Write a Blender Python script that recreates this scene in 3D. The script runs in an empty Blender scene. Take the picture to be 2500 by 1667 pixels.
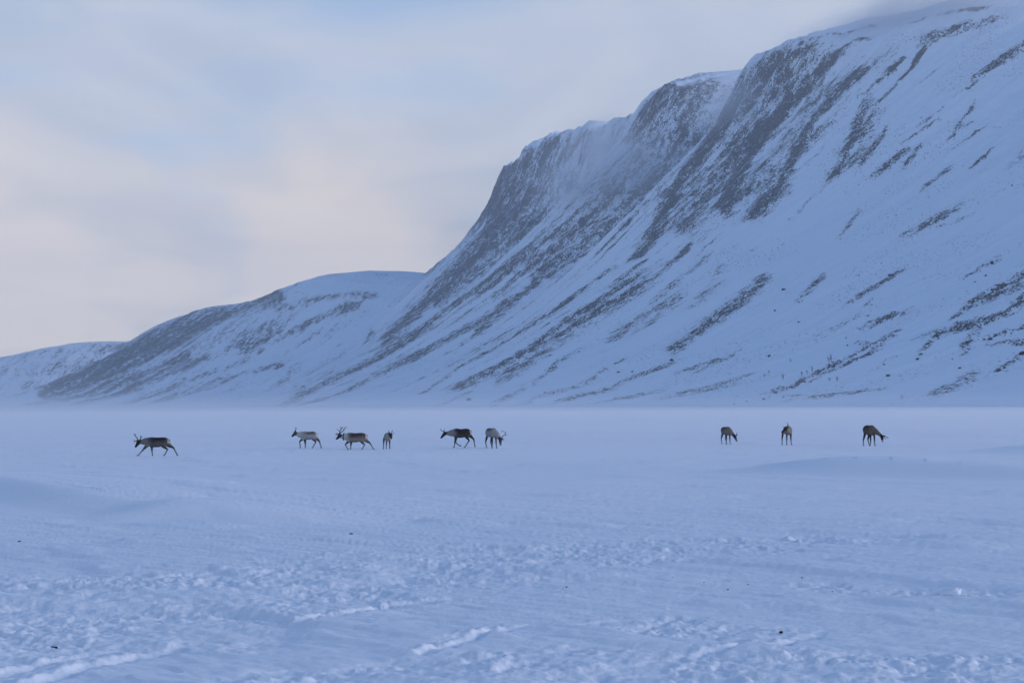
import bpy, bmesh, math, random
import numpy as np
from mathutils import Vector, Matrix, noise as mnoise

SC = bpy.context.scene
COL = SC.collection
# =====================================================================  camera, sky, sun, exposure
CAM_H, PITCH, ROLL, LENS = 2.2, math.radians(2.55), math.radians(-0.22), 50.0
cam_d = bpy.data.cameras.new("camera"); cam_d.lens = LENS; cam_d.sensor_width = 36.0
cam_d.clip_start = 0.1; cam_d.clip_end = 30000.0
cam = bpy.data.objects.new("camera", cam_d); COL.objects.link(cam)
cam.location = (0, 0, CAM_H)
cam.rotation_euler = (Matrix.Rotation(math.radians(90) + PITCH, 3, 'X') @ Matrix.Rotation(ROLL, 3, 'Z')).to_euler()
SC.camera = cam

SUN_EL, SUN_AZ = math.radians(13.0), math.radians(102.0)          # azimuth clockwise from +Y: from the right, a little behind the camera
world = bpy.data.worlds.new("World"); SC.world = world; world.use_nodes = True
wt = world.node_tree; wt.nodes.clear()
def N(t, typ, **kw):
    n = t.nodes.new(typ)
    for k, v in kw.items(): setattr(n, k, v)
    return n
def math_node(t, op, a, b=None, c=None, clamp=False):
    n = N(t, 'ShaderNodeMath', operation=op); n.use_clamp = clamp
    for i, v in enumerate((a, b, c)):
        if v is None: continue
        if hasattr(v, 'links') or isinstance(v, bpy.types.NodeSocket): t.links.new(v, n.inputs[i])
        else: n.inputs[i].default_value = v
    return n.outputs[0]
def ramp01(t, v, a, b):
    n = N(t, 'ShaderNodeMapRange', interpolation_type='SMOOTHSTEP'); n.inputs['From Min'].default_value = a; n.inputs['From Max'].default_value = b
    t.links.new(v, n.inputs['Value']); return n.outputs['Result']
def mixc(t, f, a, b):
    n = N(t, 'ShaderNodeMix', data_type='RGBA')
    for sock, v in ((n.inputs[0], f), (n.inputs[6], a), (n.inputs[7], b)):
        if isinstance(v, bpy.types.NodeSocket): t.links.new(v, sock)
        elif isinstance(v, (int, float)): sock.default_value = v
        else: sock.default_value = (*v, 1.0)
    return n.outputs[2]
def noise_node(t, vec, scale, detail=4, rough=0.5, dist=0.0, dims='3D'):
    n = N(t, 'ShaderNodeTexNoise', noise_dimensions=dims)
    n.inputs['Scale'].default_value = scale; n.inputs['Detail'].default_value = detail
    n.inputs['Roughness'].default_value = rough; n.inputs['Distortion'].default_value = dist
    t.links.new(vec, n.inputs['Vector']); return n.outputs[0]
def mapping(t, vec, scale=(1, 1, 1), rot=(0, 0, 0), loc=(0, 0, 0)):
    n = N(t, 'ShaderNodeMapping'); n.inputs['Scale'].default_value = scale; n.inputs['Rotation'].default_value = rot; n.inputs['Location'].default_value = loc
    t.links.new(vec, n.inputs['Vector']); return n.outputs[0]

SKY_STRENGTH = 0.15
sky = N(wt, 'ShaderNodeTexSky', sky_type='NISHITA'); sky.sun_disc = False
sky.sun_elevation = SUN_EL; sky.sun_rotation = SUN_AZ
sky.altitude = 500; sky.air_density = 1.0; sky.dust_density = 0.3; sky.ozone_density = 4.0
tc = N(wt, 'ShaderNodeTexCoord'); sep = N(wt, 'ShaderNodeSeparateXYZ'); wt.links.new(tc.outputs['Generated'], sep.inputs[0])
zc = math_node(wt, 'MAXIMUM', sep.outputs[2], 0.0)
den = math_node(wt, 'ADD', zc, 0.16)
cx = math_node(wt, 'DIVIDE', sep.outputs[0], den); cy = math_node(wt, 'DIVIDE', sep.outputs[1], den)
cv = N(wt, 'ShaderNodeCombineXYZ'); wt.links.new(cx, cv.inputs[0]); wt.links.new(cy, cv.inputs[1])
# thin wind-drawn cloud sheet: soft banks and streaks all round, thinning out overhead
c_big = noise_node(wt, mapping(wt, cv.outputs[0], (1.5, 1.1, 1), (0, 0, 0.35), (1.7, 0.4, 0)), 1.0, 4, 0.5, 0.9)
c_str = noise_node(wt, mapping(wt, cv.outputs[0], (1.1, 4.6, 1), (0, 0, 0.42), (0.3, 2.1, 0)), 1.0, 4, 0.55, 0.5)
azm = math_node(wt, 'ARCTAN2', sep.outputs[0], sep.outputs[1])
wrp = N(wt, 'ShaderNodeTexNoise'); wrp.inputs['Scale'].default_value = 5.0; wrp.inputs['Detail'].default_value = 3.0; wt.links.new(tc.outputs['Generated'], wrp.inputs['Vector'])
wsep = N(wt, 'ShaderNodeSeparateColor'); wt.links.new(wrp.outputs['Color'], wsep.inputs[0])
azw = math_node(wt, 'ADD', azm, math_node(wt, 'MULTIPLY', math_node(wt, 'SUBTRACT', wsep.outputs[0], 0.5), 0.30))
elw = math_node(wt, 'ADD', sep.outputs[2], math_node(wt, 'MULTIPLY', math_node(wt, 'SUBTRACT', wsep.outputs[1], 0.5), 0.10))
def bank(az, el, w, h, rot, amp):
    """one soft bank of cloud (amp > 0) or a gap in the sheet (amp < 0) at a bearing and height in the sky"""
    da = math_node(wt, 'SUBTRACT', azw, az); de = math_node(wt, 'SUBTRACT', elw, el); c, s_ = math.cos(rot), math.sin(rot)
    u = math_node(wt, 'DIVIDE', math_node(wt, 'ADD', math_node(wt, 'MULTIPLY', da, c), math_node(wt, 'MULTIPLY', de, s_)), w)
    v = math_node(wt, 'DIVIDE', math_node(wt, 'SUBTRACT', math_node(wt, 'MULTIPLY', de, c), math_node(wt, 'MULTIPLY', da, s_)), h)
    q = math_node(wt, 'ADD', math_node(wt, 'MULTIPLY', u, u), math_node(wt, 'MULTIPLY', v, v))
    return math_node(wt, 'MULTIPLY', math_node(wt, 'EXPONENT', math_node(wt, 'MULTIPLY', q, -1.0)), amp)
warm_bank = math_node(wt, 'MAXIMUM', bank(-0.13, 0.115, 0.12, 0.055, -0.2, 1.0), bank(-0.36, 0.13, 0.10, 0.08, 0.0, 0.9))
cover = math_node(wt, 'SUBTRACT', 0.80, math_node(wt, 'MULTIPLY', ramp01(wt, zc, 0.24, 0.52), 0.80))
cover = math_node(wt, 'ADD', cover, math_node(wt, 'MULTIPLY', math_node(wt, 'SUBTRACT', 1.0, ramp01(wt, zc, 0.0, 0.20)), 0.34))
for args in ((-0.244, 0.250, 0.10, 0.060, 0.2, 0.26), (0.04, 0.240, 0.16, 0.028, 0.25, 0.22), (0.03, 0.195, 0.13, 0.040, 0.40, 0.30), (0.20, 0.270, 0.14, 0.03, 0.2, 0.25),
             (-0.10, 0.285, 0.13, 0.024, 0.0, -0.34), (-0.12, 0.195, 0.12, 0.020, 0.15, -0.16), (-0.02, 0.215, 0.06, 0.016, 0.25, -0.12), (-0.36, 0.285, 0.08, 0.022, 0.1, -0.16)):
    cover = math_node(wt, 'ADD', cover, bank(*args))
cover = math_node(wt, 'ADD', cover, math_node(wt, 'MULTIPLY', warm_bank, 0.25))
cover = math_node(wt, 'ADD', cover, math_node(wt, 'MULTIPLY', math_node(wt, 'SUBTRACT', c_big, 0.5), 0.80))
cover = math_node(wt, 'ADD', cover, math_node(wt, 'MULTIPLY', math_node(wt, 'SUBTRACT', c_str, 0.5), 0.50))
cover = math_node(wt, 'MINIMUM', math_node(wt, 'MAXIMUM', cover, 0.0), 0.97)
warm = math_node(wt, 'ADD', math_node(wt, 'MULTIPLY', math_node(wt, 'SUBTRACT', 1.0, ramp01(wt, elw, 0.02, 0.27)), 0.75), math_node(wt, 'MULTIPLY', warm_bank, 0.65), clamp=True)
CLOUD_COOL, CLOUD_WARM = (0.312, 0.352, 0.428), (0.490, 0.442, 0.405)
c_pf = noise_node(wt, mapping(wt, cv.outputs[0], (2.2, 1.7, 1), (0, 0, 0.5), (4.4, 1.3, 0)), 1.0, 4, 0.5, 0.8)      # billows: thicker and thinner cloud
warm = math_node(wt, 'ADD', warm, math_node(wt, 'MULTIPLY', math_node(wt, 'SUBTRACT', c_pf, 0.5), 1.0), clamp=True)
ccol = mixc(wt, warm, CLOUD_COOL, CLOUD_WARM)
bg1 = N(wt, 'ShaderNodeBackground'); wt.links.new(sky.outputs[0], bg1.inputs[0]); bg1.inputs[1].default_value = SKY_STRENGTH
bg2 = N(wt, 'ShaderNodeBackground'); wt.links.new(ccol, bg2.inputs[0]); wt.links.new(math_node(wt, 'ADD', 0.88, math_node(wt, 'MULTIPLY', c_pf, 0.28)), bg2.inputs[1])
mixs = N(wt, 'ShaderNodeMixShader'); wt.links.new(cover, mixs.inputs[0]); wt.links.new(bg1.outputs[0], mixs.inputs[1]); wt.links.new(bg2.outputs[0], mixs.inputs[2])
wo = N(wt, 'ShaderNodeOutputWorld'); wt.links.new(mixs.outputs[0], wo.inputs[0])

sun_d = bpy.data.lights.new("sun", 'SUN'); sun_d.energy = 1.15; sun_d.angle = math.radians(30); sun_d.color = (1.0, 0.91, 0.91)
sun = bpy.data.objects.new("sun", sun_d); COL.objects.link(sun)
sun_dir = Vector((math.sin(SUN_AZ) * math.cos(SUN_EL), math.cos(SUN_AZ) * math.cos(SUN_EL), math.sin(SUN_EL)))
sun.rotation_euler = sun_dir.to_track_quat('Z', 'Y').to_euler(); sun.location = sun_dir * 50

SC.view_settings.view_transform = 'Standard'; SC.view_settings.look = 'None'
SC.view_settings.gamma = 1.0; SC.view_settings.exposure = 0.72; SC.view_settings.use_curve_mapping = False
SC.render.engine = 'CYCLES'
SC.cycles.use_denoising = True
try: SC.cycles.denoiser = 'OPENIMAGEDENOISE'
except Exception: pass
SC.cycles.max_bounces = 6; SC.cycles.diffuse_bounces = 3; SC.cycles.glossy_bounces = 2
SC.cycles.transmission_bounces = 2; SC.cycles.volume_bounces = 1; SC.cycles.transparent_max_bounces = 8

# =====================================================================  helpers
def tag(o, label=None, cat=None, group=None, kind=None):
    if label: o["label"] = label
    if cat: o["category"] = cat
    if group: o["group"] = group
    if kind: o["kind"] = kind
    return o
def link(name, me, mat=None, parent=None):
    o = bpy.data.objects.new(name, me); COL.objects.link(o)
    if mat is not None and me is not None and not me.materials: me.materials.append(mat)
    if parent is not None: o.parent = parent
    return o
def empty(name, loc=(0, 0, 0), rz=0.0):
    o = bpy.data.objects.new(name, None); COL.objects.link(o); o.location = loc; o.rotation_euler = (0, 0, rz)
    o.empty_display_size = 0.2; return o
def grid_mesh(name, X, Y, Z, attrs=None, wrap=False):
    """quad grid from 2-D arrays"""
    nr, nc = X.shape
    co = np.stack((X, Y, Z), -1).reshape(-1, 3).astype(np.float32)
    i = np.arange(nr - 1)[:, None]
    if wrap:
        j = np.arange(nc)[None, :]; j1 = (j + 1) % nc
    else:
        j = np.arange(nc - 1)[None, :]; j1 = j + 1
    q = np.stack((i * nc + j, i * nc + j1, (i + 1) * nc + j1, (i + 1) * nc + j), -1).reshape(-1, 4).astype(np.int32)
    me = bpy.data.meshes.new(name)
    me.vertices.add(len(co)); me.vertices.foreach_set("co", co.ravel())
    me.loops.add(q.size); me.loops.foreach_set("vertex_index", q.ravel())
    me.polygons.add(len(q)); me.polygons.foreach_set("loop_start", np.arange(0, q.size, 4, dtype=np.int32))
    me.polygons.foreach_set("use_smooth", np.ones(len(q), dtype=bool))
    for k, (typ, a) in (attrs or {}).items():
        at = me.attributes.new(k, typ, 'POINT')
        at.data.foreach_set("vector" if typ == 'FLOAT_VECTOR' else "value", np.ascontiguousarray(a, dtype=np.float32).ravel())
    me.update(calc_edges=True); me.validate()
    return me
def principled(name):
    m = bpy.data.materials.new(name); m.use_nodes = True
    t = m.node_tree; b = t.nodes["Principled BSDF"]; b.inputs["Specular IOR Level"].default_value = 0.25
    return m, t, b
SNOW = (0.82, 0.848, 0.905)

# =====================================================================  shape of the land
# ---- noise ----
def _hash(ix, iy, seed):
    h = (ix.astype(np.int64) * 374761393 + iy.astype(np.int64) * 668265263 + seed * 1442695041) & 0xFFFFFFFF
    h = ((h ^ (h >> 13)) * 1274126177) & 0xFFFFFFFF
    return ((h ^ (h >> 16)) & 0xFFFF) / 65535.0
def vnoise(x, y, seed=0):
    """gradient noise, roughly -1..1"""
    x0 = np.floor(x); y0 = np.floor(y); fx = x - x0; fy = y - y0
    u = fx * fx * fx * (fx * (fx * 6 - 15) + 10); v = fy * fy * fy * (fy * (fy * 6 - 15) + 10)
    def g(dx, dy):
        a = _hash(x0 + dx, y0 + dy, seed) * (2 * math.pi)
        return np.cos(a) * (fx - dx) + np.sin(a) * (fy - dy)
    a = g(0, 0); b = g(1, 0); c = g(0, 1); d = g(1, 1)
    return 1.5 * (a + (b - a) * u + (c - a) * v + (a - b - c + d) * u * v)
def fbm(x, y, octv=4, seed=0, gain=0.5, lac=2.03):
    r = 0.0; a = 1.0; t = 0.0
    for i in range(octv):
        r = r + a * vnoise(x, y, seed + 17 * i); t += a; a *= gain; x = x * lac + 3.1; y = y * lac - 1.7
    return r / t
def ridged(x, y, octv=4, seed=0):
    r = 0.0; a = 1.0; t = 0.0
    for i in range(octv):
        r = r + a * (1 - np.abs(vnoise(x, y, seed + 31 * i)) * 1.6); t += a; a *= .5; x = x * 2.07 + 5.3; y = y * 2.07 + 1.9
    return r / t
def sstep(a, b, x):
    t = np.clip((x - a) / (b - a), 0, 1); return t * t * (3 - 2 * t)
# ---- valley wall: coordinates s (along the valley) and n (uphill), times K metres ----
K = 1.6
W_O = np.array((91.0, 605.0)); W_A = np.array((-0.3401, 0.9404)); W_U = np.array((0.9404, 0.3401))
PROF_C = np.array([(-120,-12),(-30,-2),(0,0),(40,8),(90,27),(224,88),(335,162),(433,239),(485,290),(517,332),(541,373),(555,409),(567,436),(583,449),(636,457),(700,463),(820,470),(1100,480),(1600,480)], float)
PROF_S = np.array([(-120,-12),(-30,-2),(0,0),(60,14),(150,54),(300,146),(420,236),(520,322),(585,376),(650,416),(730,445),(850,464),(1000,474),(1100,480),(1600,480)], float)
CREST = np.array([(-1000,290),(0,317),(300,358),(400,371),(500,398),(600,428),(700,458),(800,452),(900,429),(1000,436),(1100,460),(1200,460),(1300,456),(1400,451),(1500,451),(1600,443),(1700,442),(1800,444),(1922,446),(2600,436)], float)
def wall_height(s, n):
    """height (same unit as s, n) of the long valley wall"""
    wob = 14 * vnoise(s / 210., n / 500., 5) * sstep(-40, 60, n) + 7 * vnoise(s / 90., n / 260., 6) * sstep(0, 120, n)
    up = sstep(150, 420, n)
    low = sstep(40, 260, n)
    def bump(c, wl, wr):            # asymmetric spur, steep on its far side
        d = s - c
        return np.where(d < 0, np.exp(-(d / wl) ** 2), np.exp(-(d / wr) ** 2))
    spur = 42 * bump(1665, 130, 48) + 46 * bump(1190, 150, 60) + 52 * bump(905, 120, 40) + 20 * bump(640, 140, 60)
    spur = spur - 38 * bump(1400, 120, 120) - 26 * bump(1020, 60, 60)
    shift = -spur * up + wob
    end = np.maximum(0, s - 1870)
    shift = shift + end * end / 420.0
    near = np.maximum(0, -150 - s)
    m = n - shift
    w = sstep(1000, 1330, s + 60 * vnoise(s / 120., n / 150., 9))
    w = np.maximum(w, 0.75 * bump(905, 130, 60))
    z = np.interp(m, PROF_C[:, 0], PROF_C[:, 1]) * w + np.interp(m, PROF_S[:, 0], PROF_S[:, 1]) * (1 - w)
    z = z * np.interp(s, CREST[:, 0], CREST[:, 1]) / 456.0
    # gullies that run down the fall line, deep in the crags and shallow on the talus
    g = ridged(s / 46. + 0.25 * vnoise(n / 90., s / 200., 12), n / 420., 3, 21)
    face = sstep(20, 140, m) * (1 - sstep(590, 700, m))
    crag = sstep(300, 470, m) * (0.35 + 0.65 * w)
    z = z + face * (g - 0.55) * (3.0 + 13.0 * crag)
    lip = sstep(330, 480, m) * (1 - sstep(610, 680, m))
    z = z + lip * (0.4 + 0.6 * w) * (7.0 * fbm(s / 26., n / 40., 4, 23) + 3.0 * ridged(s / 9., n / 16., 2, 24) - 1.5)
    return z
def wall_xy(s, n):
    return (K * (W_O[0] + W_A[0] * s + W_U[0] * n), K * (W_O[1] + W_A[1] * s + W_U[1] * n))
# ---- far hill and farthest hill: s along their crests, n towards the lake ----
F_O = np.array((420.0, 3300.0)); F_A = np.array((-0.80, 0.60)); F_U = np.array((0.60, 0.80))
F_CREST = np.array([(-900,380),(0,334),(700,342),(900,360),(1150,392),(1240,388),(1330,368),(1420,344),(1560,322),(1700,316),(1800,292),(1900,225),(2050,110),(2250,6),(2500,-30)], float)
PROF_F = np.array([(-1400,-30),(-820,-8),(-700,0),(-560,36),(-380,112),(-220,196),(-110,256),(-40,290),(30,310),(140,322),(300,330),(900,330)], float)
def far_height(s, n):
    c = np.interp(s, F_CREST[:, 0], F_CREST[:, 1])
    wob = 40 * vnoise(s / 330., n / 500., 41) + 16 * vnoise(s / 120., n / 220., 42)
    n2 = n + wob * sstep(-700, -500, n) * (1 - sstep(-60, 60, n))
    z = np.interp(n2, PROF_F[:, 0], PROF_F[:, 1]) / 322. * c
    return z + sstep(-640, -500, n) * 6 * (ridged(s / 70., n / 260., 3, 44) - .5) * (1 - sstep(-40, 120, n) * .8)
def far_xy(s, n):
    return (F_O[0] + F_A[0] * s + F_U[0] * n, F_O[1] + F_A[1] * s + F_U[1] * n)

# rock outcrops: (s0, n0, s1, n1, half-width vector s, n, strength)
WALL_ROCK = [
  (1631,516,1628,473,-39.4,-0.6,1),(1628,473,1572,410,-40.7,-0.9,1),(1572,410,1561,371,-41.9,-3,1),(1573,537,1561,510,-21.6,6.9,1),
  (1561,510,1552,468,-22.7,5.4,1),(1552,468,1551,396,-32.9,-0.4,1),(1551,396,1518,333,-38.6,-1.2,1),(1511,563,1549,526,-12,3.9,0.85),
  (1495,534,1501,482,19.8,-0.6,0.7),(1097,327,1204,225,-32,-7.3,0.85),(1204,225,1176,154,-69.9,-15.8,0.85),(1176,154,1167,60,52.2,9.5,0.85),
  (1167,60,911,-34,-105.3,-18.2,0.85),(1098,432,1099,379,-10,-0.4,0.75),(1099,379,1097,327,-9,0.4,0.75),(1038,304,1002,223,11.8,1.4,0.75),
  (1002,223,1025,143,26.1,5.8,0.75),(1025,143,1007,82,25.8,4.7,0.75),(1007,82,962,16,30.2,5.2,0.75),(1552,417,1563,351,-32.6,-4.1,0.95),
  (1563,351,1536,304,38,3.6,0.95),(1536,304,1489,244,-52.9,-8.4,0.95),(1677,264,1836,219,99.8,18.4,0.6),(1836,219,1846,108,-147.8,-24.5,0.6),
  (775,205,691,102,-9.7,-2.2,0.55),(691,102,647,60,12.3,2.6,0.55),(587,134,581,83,7.9,2,0.5),(581,83,406,-11,17.5,4.6,0.5),
  (1050,434,1047,366,-6.6,1,0.85),(1047,366,1050,319,-8.9,-0,0.85),(1050,319,1013,267,11.6,0,0.85),(1013,267,989,221,31.3,7.7,0.85),
  (1079,400,1080,331,5.8,-0.6,0.7),(1080,331,1074,277,-7.7,0.1,0.7),(768,280,766,249,-6.1,-1.2,0.75),(766,249,760,211,8.5,2,0.75),
  (760,211,748,165,10.3,2.6,0.75),(748,165,706,126,16.2,4.5,0.75),(638,248,635,212,13.8,3.7,0.8),(635,212,634,182,13.9,3.5,0.8),
  (634,182,623,149,15.8,3.8,0.8),(623,149,589,98,-20.5,-5.4,0.8),(589,98,586,67,-19.4,-4.9,0.8),(604,246,602,216,13.2,3.3,0.8),
  (602,216,604,193,12.7,3,0.8),(604,193,605,159,14.6,3.4,0.8),(605,159,572,124,20.7,4.9,0.8),(572,124,542,90,-21.3,-5.3,0.8),
  (504,226,495,200,17.9,5.3,0.6),(495,200,495,176,17.2,5.3,0.6),(401,249,369,203,-15.6,-6.1,0.9),(369,203,349,168,18.4,7.4,0.9),
  (349,168,323,136,-14.7,-5.2,0.9),(498,268,443,212,13.9,3.9,0.5),(565,283,552,248,8.8,2.9,0.6),(552,248,541,230,-6.2,-1.3,0.6),
  (620,294,599,256,7.9,1.8,0.6),(664,266,659,241,-9.6,-2.6,0.6),(275,104,270,76,-5.8,-2.3,0.75),(270,76,254,51,6.4,2.4,0.75),
  (254,51,246,29,13.9,5.6,0.75),(359,113,317,71,-4.8,-1.4,0.7),(317,71,309,42,-7.1,-2.5,0.7),(309,42,291,19,13.5,4.9,0.7),
  (518,146,507,131,-9,-2.7,0.7),(507,124,430,76,8.6,1.8,0.7),(414,61,320,5,-20.2,-6.6,0.6),(177,50,169,21,13.1,5.8,0.6),(118,60,120,38,14.5,7.3,0.55),
  (132,78,132,54,-5.6,-2.8,0.6),(231,117,231,99,4,1.7,0.6),(235,137,213,101,2.9,1.1,0.55),(843,513,855,484,-14.3,0.6,1.1),
  (855,484,872,465,-25.3,-6,1.1),(872,465,846,418,-24,-3.9,1.1),(846,418,834,387,-20.7,-2.3,1.1),(834,387,765,333,28.9,4.6,1.1),
  (765,333,728,298,30,6.4,1.1),(761,542,778,502,15.9,0.8,1.1),(778,502,776,470,-18.7,-1.5,1.1),(776,470,763,436,27.2,4.4,1.1),
  (763,436,644,347,-37.5,-10,1.1),(680,515,672,468,-21.6,-8.9,1.05),(672,468,634,421,-13.6,-2.7,1.05),(634,421,592,376,8.5,-0.7,1.05),
  (592,376,583,349,-19.1,-6.7,1.05),(785,440,760,401,25,3.8,0.85),(760,401,691,328,40.5,12.7,0.85),(659,403,639,363,-22.1,-5.6,0.8),
  (1129,537,1140,514,-22.3,-2.1,0.95),(1140,514,1141,492,-24.6,-1.2,0.95),(1096,571,1072,517,-6.8,5.7,0.85),(885,501,880,465,-19.9,-5.7,0.85),
  (1053,532,1056,485,20.4,-1.7,0.7),(1056,485,1052,441,22.2,-2.1,0.7),(801,541,842,512,-5,-0.4,0.75),(744,570,789,533,3.6,1.1,0.6),
  (769,598,831,526,2.5,0.8,0.5),(604,477,548,421,11.1,-0,0.85),(548,421,526,392,13.4,2,0.85),(610,546,597,521,4,-0,0.95),
  (597,521,591,488,-4.7,-1,0.95),(624,526,623,505,4.3,0.3,0.85),(526,443,511,414,-8.2,-2.7,0.75),(477,424,478,409,5.3,1.3,0.7),
  (576,603,623,566,11.7,7.3,0.7),(616,621,676,598,5.5,3.5,0.55),(482,559,493,520,-6.3,-2.7,0.75),(486,508,487,502,1.7,0.4,0.9),
  (459,483,454,472,4.6,1.6,0.8),(446,464,447,457,2.4,0.5,0.75),(421,457,424,441,-2.2,-1,0.8),(362,422,361,417,-2.8,-1.2,0.9),
  (305,414,295,395,8.4,3.8,0.85),(482,458,485,449,-2.7,-1.1,0.85),(466,436,461,425,-4.5,-0.8,0.75),(395,402,393,392,4.3,2.2,0.7),
  (293,328,299,316,-5.3,-3,0.9),(267,325,271,322,3.1,1.9,0.7),(431,351,409,323,4.6,1.8,0.55),(560,521,561,516,-2.2,-0.9,0.7),
  (397,412,393,402,4.9,2.5,0.7),(490,471,491,467,2.4,0.5,0.65),(516,371,513,351,2.5,0.5,0.6),(82,224,81,207,-5.2,-3.4,0.9),
  (81,207,80,193,3.7,2.1,0.9),(80,193,70,173,-3.4,-1.5,0.9),(63,208,66,196,6.1,4.1,0.8),(30,181,22,163,5.8,3.6,0.8),(22,163,24,150,-5.2,-3.4,0.8),
  (24,150,-15,110,6.1,3.3,0.8),(33,150,40,141,-8.1,-5.8,0.95),(40,141,14,111,3.9,1.9,0.95),(-13,145,-11,136,-2.5,-1.8,0.9),
  (-40,119,-31,119,-2.9,-2.3,0.85),(36,186,27,175,3.6,1.4,0.9),(146,188,151,175,4.3,2.4,0.9),(85,141,70,120,8.5,5.2,0.95),
  (70,120,103,134,6.1,4.3,0.95),(69,116,56,93,2.8,1.4,0.9),(56,93,40,69,-4.9,-2.7,0.9),(40,69,35,53,-3.9,-2,0.9),(35,53,24,35,7.1,3.9,0.9),
  (45,101,39,84,3.2,1.9,0.75),(39,84,31,65,3.3,1.8,0.75),(-43,42,-28,26,-5.8,-3.7,0.6),(-72,69,-95,37,12.7,9,0.65),(-66,94,-73,81,-3.1,-2.2,0.75),
  (314,244,287,212,-7.4,-3.3,0.7),(234,248,228,216,-3.9,-2,0.7),(153,261,152,247,3.7,2.2,0.65),(-3,25,9,10,-3.3,-1.8,0.6),
  (183,175,184,167,-4.4,-2.4,0.6),(196,202,182,184,2.9,1.3,0.55),(17,97,13,88,2.7,1.6,0.5),(823,516,806,467,-50.6,-4.1,0.62),
  (806,467,769,405,69.5,13.5,0.62),(769,405,701,330,74.5,16.2,0.62),(737,522,662,434,67.9,21.9,0.55),(662,434,614,372,-44.7,-8.8,0.55),
  (1552,535,1550,475,-37.2,11,0.6),(1550,475,1552,403,95.1,12,0.6),(1095,492,1076,410,-38.6,9.9,0.45),(1076,410,1060,334,66.3,2.1,0.45),
  (602,483,529,410,26.3,4.4,0.5),]
FAR_ROCK = [
  (1701,-561,1667,-240,-113.2,-66.8,1),(1667,-240,1550,-90,107.8,72.2,1),(1550,-90,1278,-90,-98.2,-81.8,1),(1580,-733,1497,-470,56.1,36.5,0.75),
  (1497,-470,1299,-400,-58.9,-42.8,0.75),(1430,-734,1341,-522,55.3,37.8,0.7),(1341,-522,1233,-398,-35.3,-24.5,0.7),
  (1239,-734,1158,-532,-30.8,-22.2,0.55),(1158,-532,1072,-408,12.6,8.1,0.55),(1103,-161,909,-96,-13.2,-12.7,0.55),(1130,-355,1085,-275,33,19,0.6),
  (1059,-361,1019,-260,14.1,7.9,0.55),(1019,-260,948,-156,12.5,8.1,0.55),(1122,-683,1037,-498,-31.9,-24.1,0.5),(1037,-498,924,-429,-16.5,-12.8,0.5),
  (1023,-241,920,-151,-15.7,-11.6,0.45),(1156,-207,1077,-155,18.5,14.2,0.4),]

# where things stand (metres on the snow; s, n on the wall)
TRACKS = [  # (points on the snow, depth, half-width)
  ([(-4.34, 11.58), (-4.21, 11.76), (-3.98, 12.3), (-3.7, 12.79), (-3.53, 13.61)], 0.1, 0.2),
  ([(-3.85, 11.32), (-3.79, 11.45), (-3.54, 12.25), (-3.13, 12.82), (-2.89, 13.79)], 0.12, 0.24),
  ([(-5.35, 16.97), (-5.03, 17.34), (-4.3, 18.16), (-3.53, 18.89), (-2.84, 19.33)], 0.07, 0.22),
  ([(-2.25, 14.28), (-2.02, 14.59), (-1.73, 15.04), (-1.35, 15.92), (-0.98, 16.21), (-0.5, 16.44)], 0.11, 0.2),
  ([(-0.87, 12.5), (-0.8, 12.6), (-0.55, 12.93), (-0.17, 13.65), (-0.01, 13.72), (0.53, 14.21), (1.32, 14.87)], 0.08, 0.17),
  ([(1.57, 12.33), (1.74, 12.51), (2.22, 13.05), (2.46, 13.17), (2.84, 13.65), (3.21, 14.38)], 0.08, 0.17),
]
CHURN = [  # trampled bands: (x, y, radius) along each
  [(-6.0, 15.2, 3.63), (-5.0, 15.6, 3.4), (-3.9, 16.4, 2.89), (-2.5, 17.4, 2.25), (-1.4, 19.5, 2.28), (0.1, 20.7, 1.82), (2.1, 21.9, 1.64), (3.9, 22.6, 1.33), (5.5, 23.2, 0.96)],
  [(-1.7, 11.5, 0.63), (-0.6, 11.6, 0.73), (0.4, 11.9, 1.05), (1.3, 11.8, 0.94), (2.6, 11.7, 0.93), (3.7, 11.8, 1.04), (4.5, 11.8, 1.04)],
  [(1.0, 14.2, 0.41), (1.6, 14.2, 0.65), (2.2, 14.0, 0.54)],
  [(3.7, 17.4, 0.35), (4.3, 17.1, 0.44), (5.4, 16.6, 0.47)],
]
CLODS = [(-2.79, 24.68, 0.05), (-7.8, 22.6, 0.05), (-4.21, 13.16, 0.05), (2.05, 18.31, 0.025), (0.65, 17.28, 0.03), (2.36, 17.71, 0.022), (2.58, 17.11, 0.03), (2.91, 17.69, 0.035), (3.71, 18.34, 0.03), (3.81, 17.07, 0.02), (3.84, 15.49, 0.02), (2.58, 13.78, 0.045), (2.85, 12.9, 0.022)]
SNOW_BLOCK = (5.11, 16.74)
DEER_AT = [(-15.69, 63.07), (-10.19, 71.65), (-7.76, 70.71), (-6.22, 71.17), (-2.59, 72.72), (-1.03, 71.85), (11.77, 78.3), (14.75, 76.3), (18.36, 73.19)]
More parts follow.
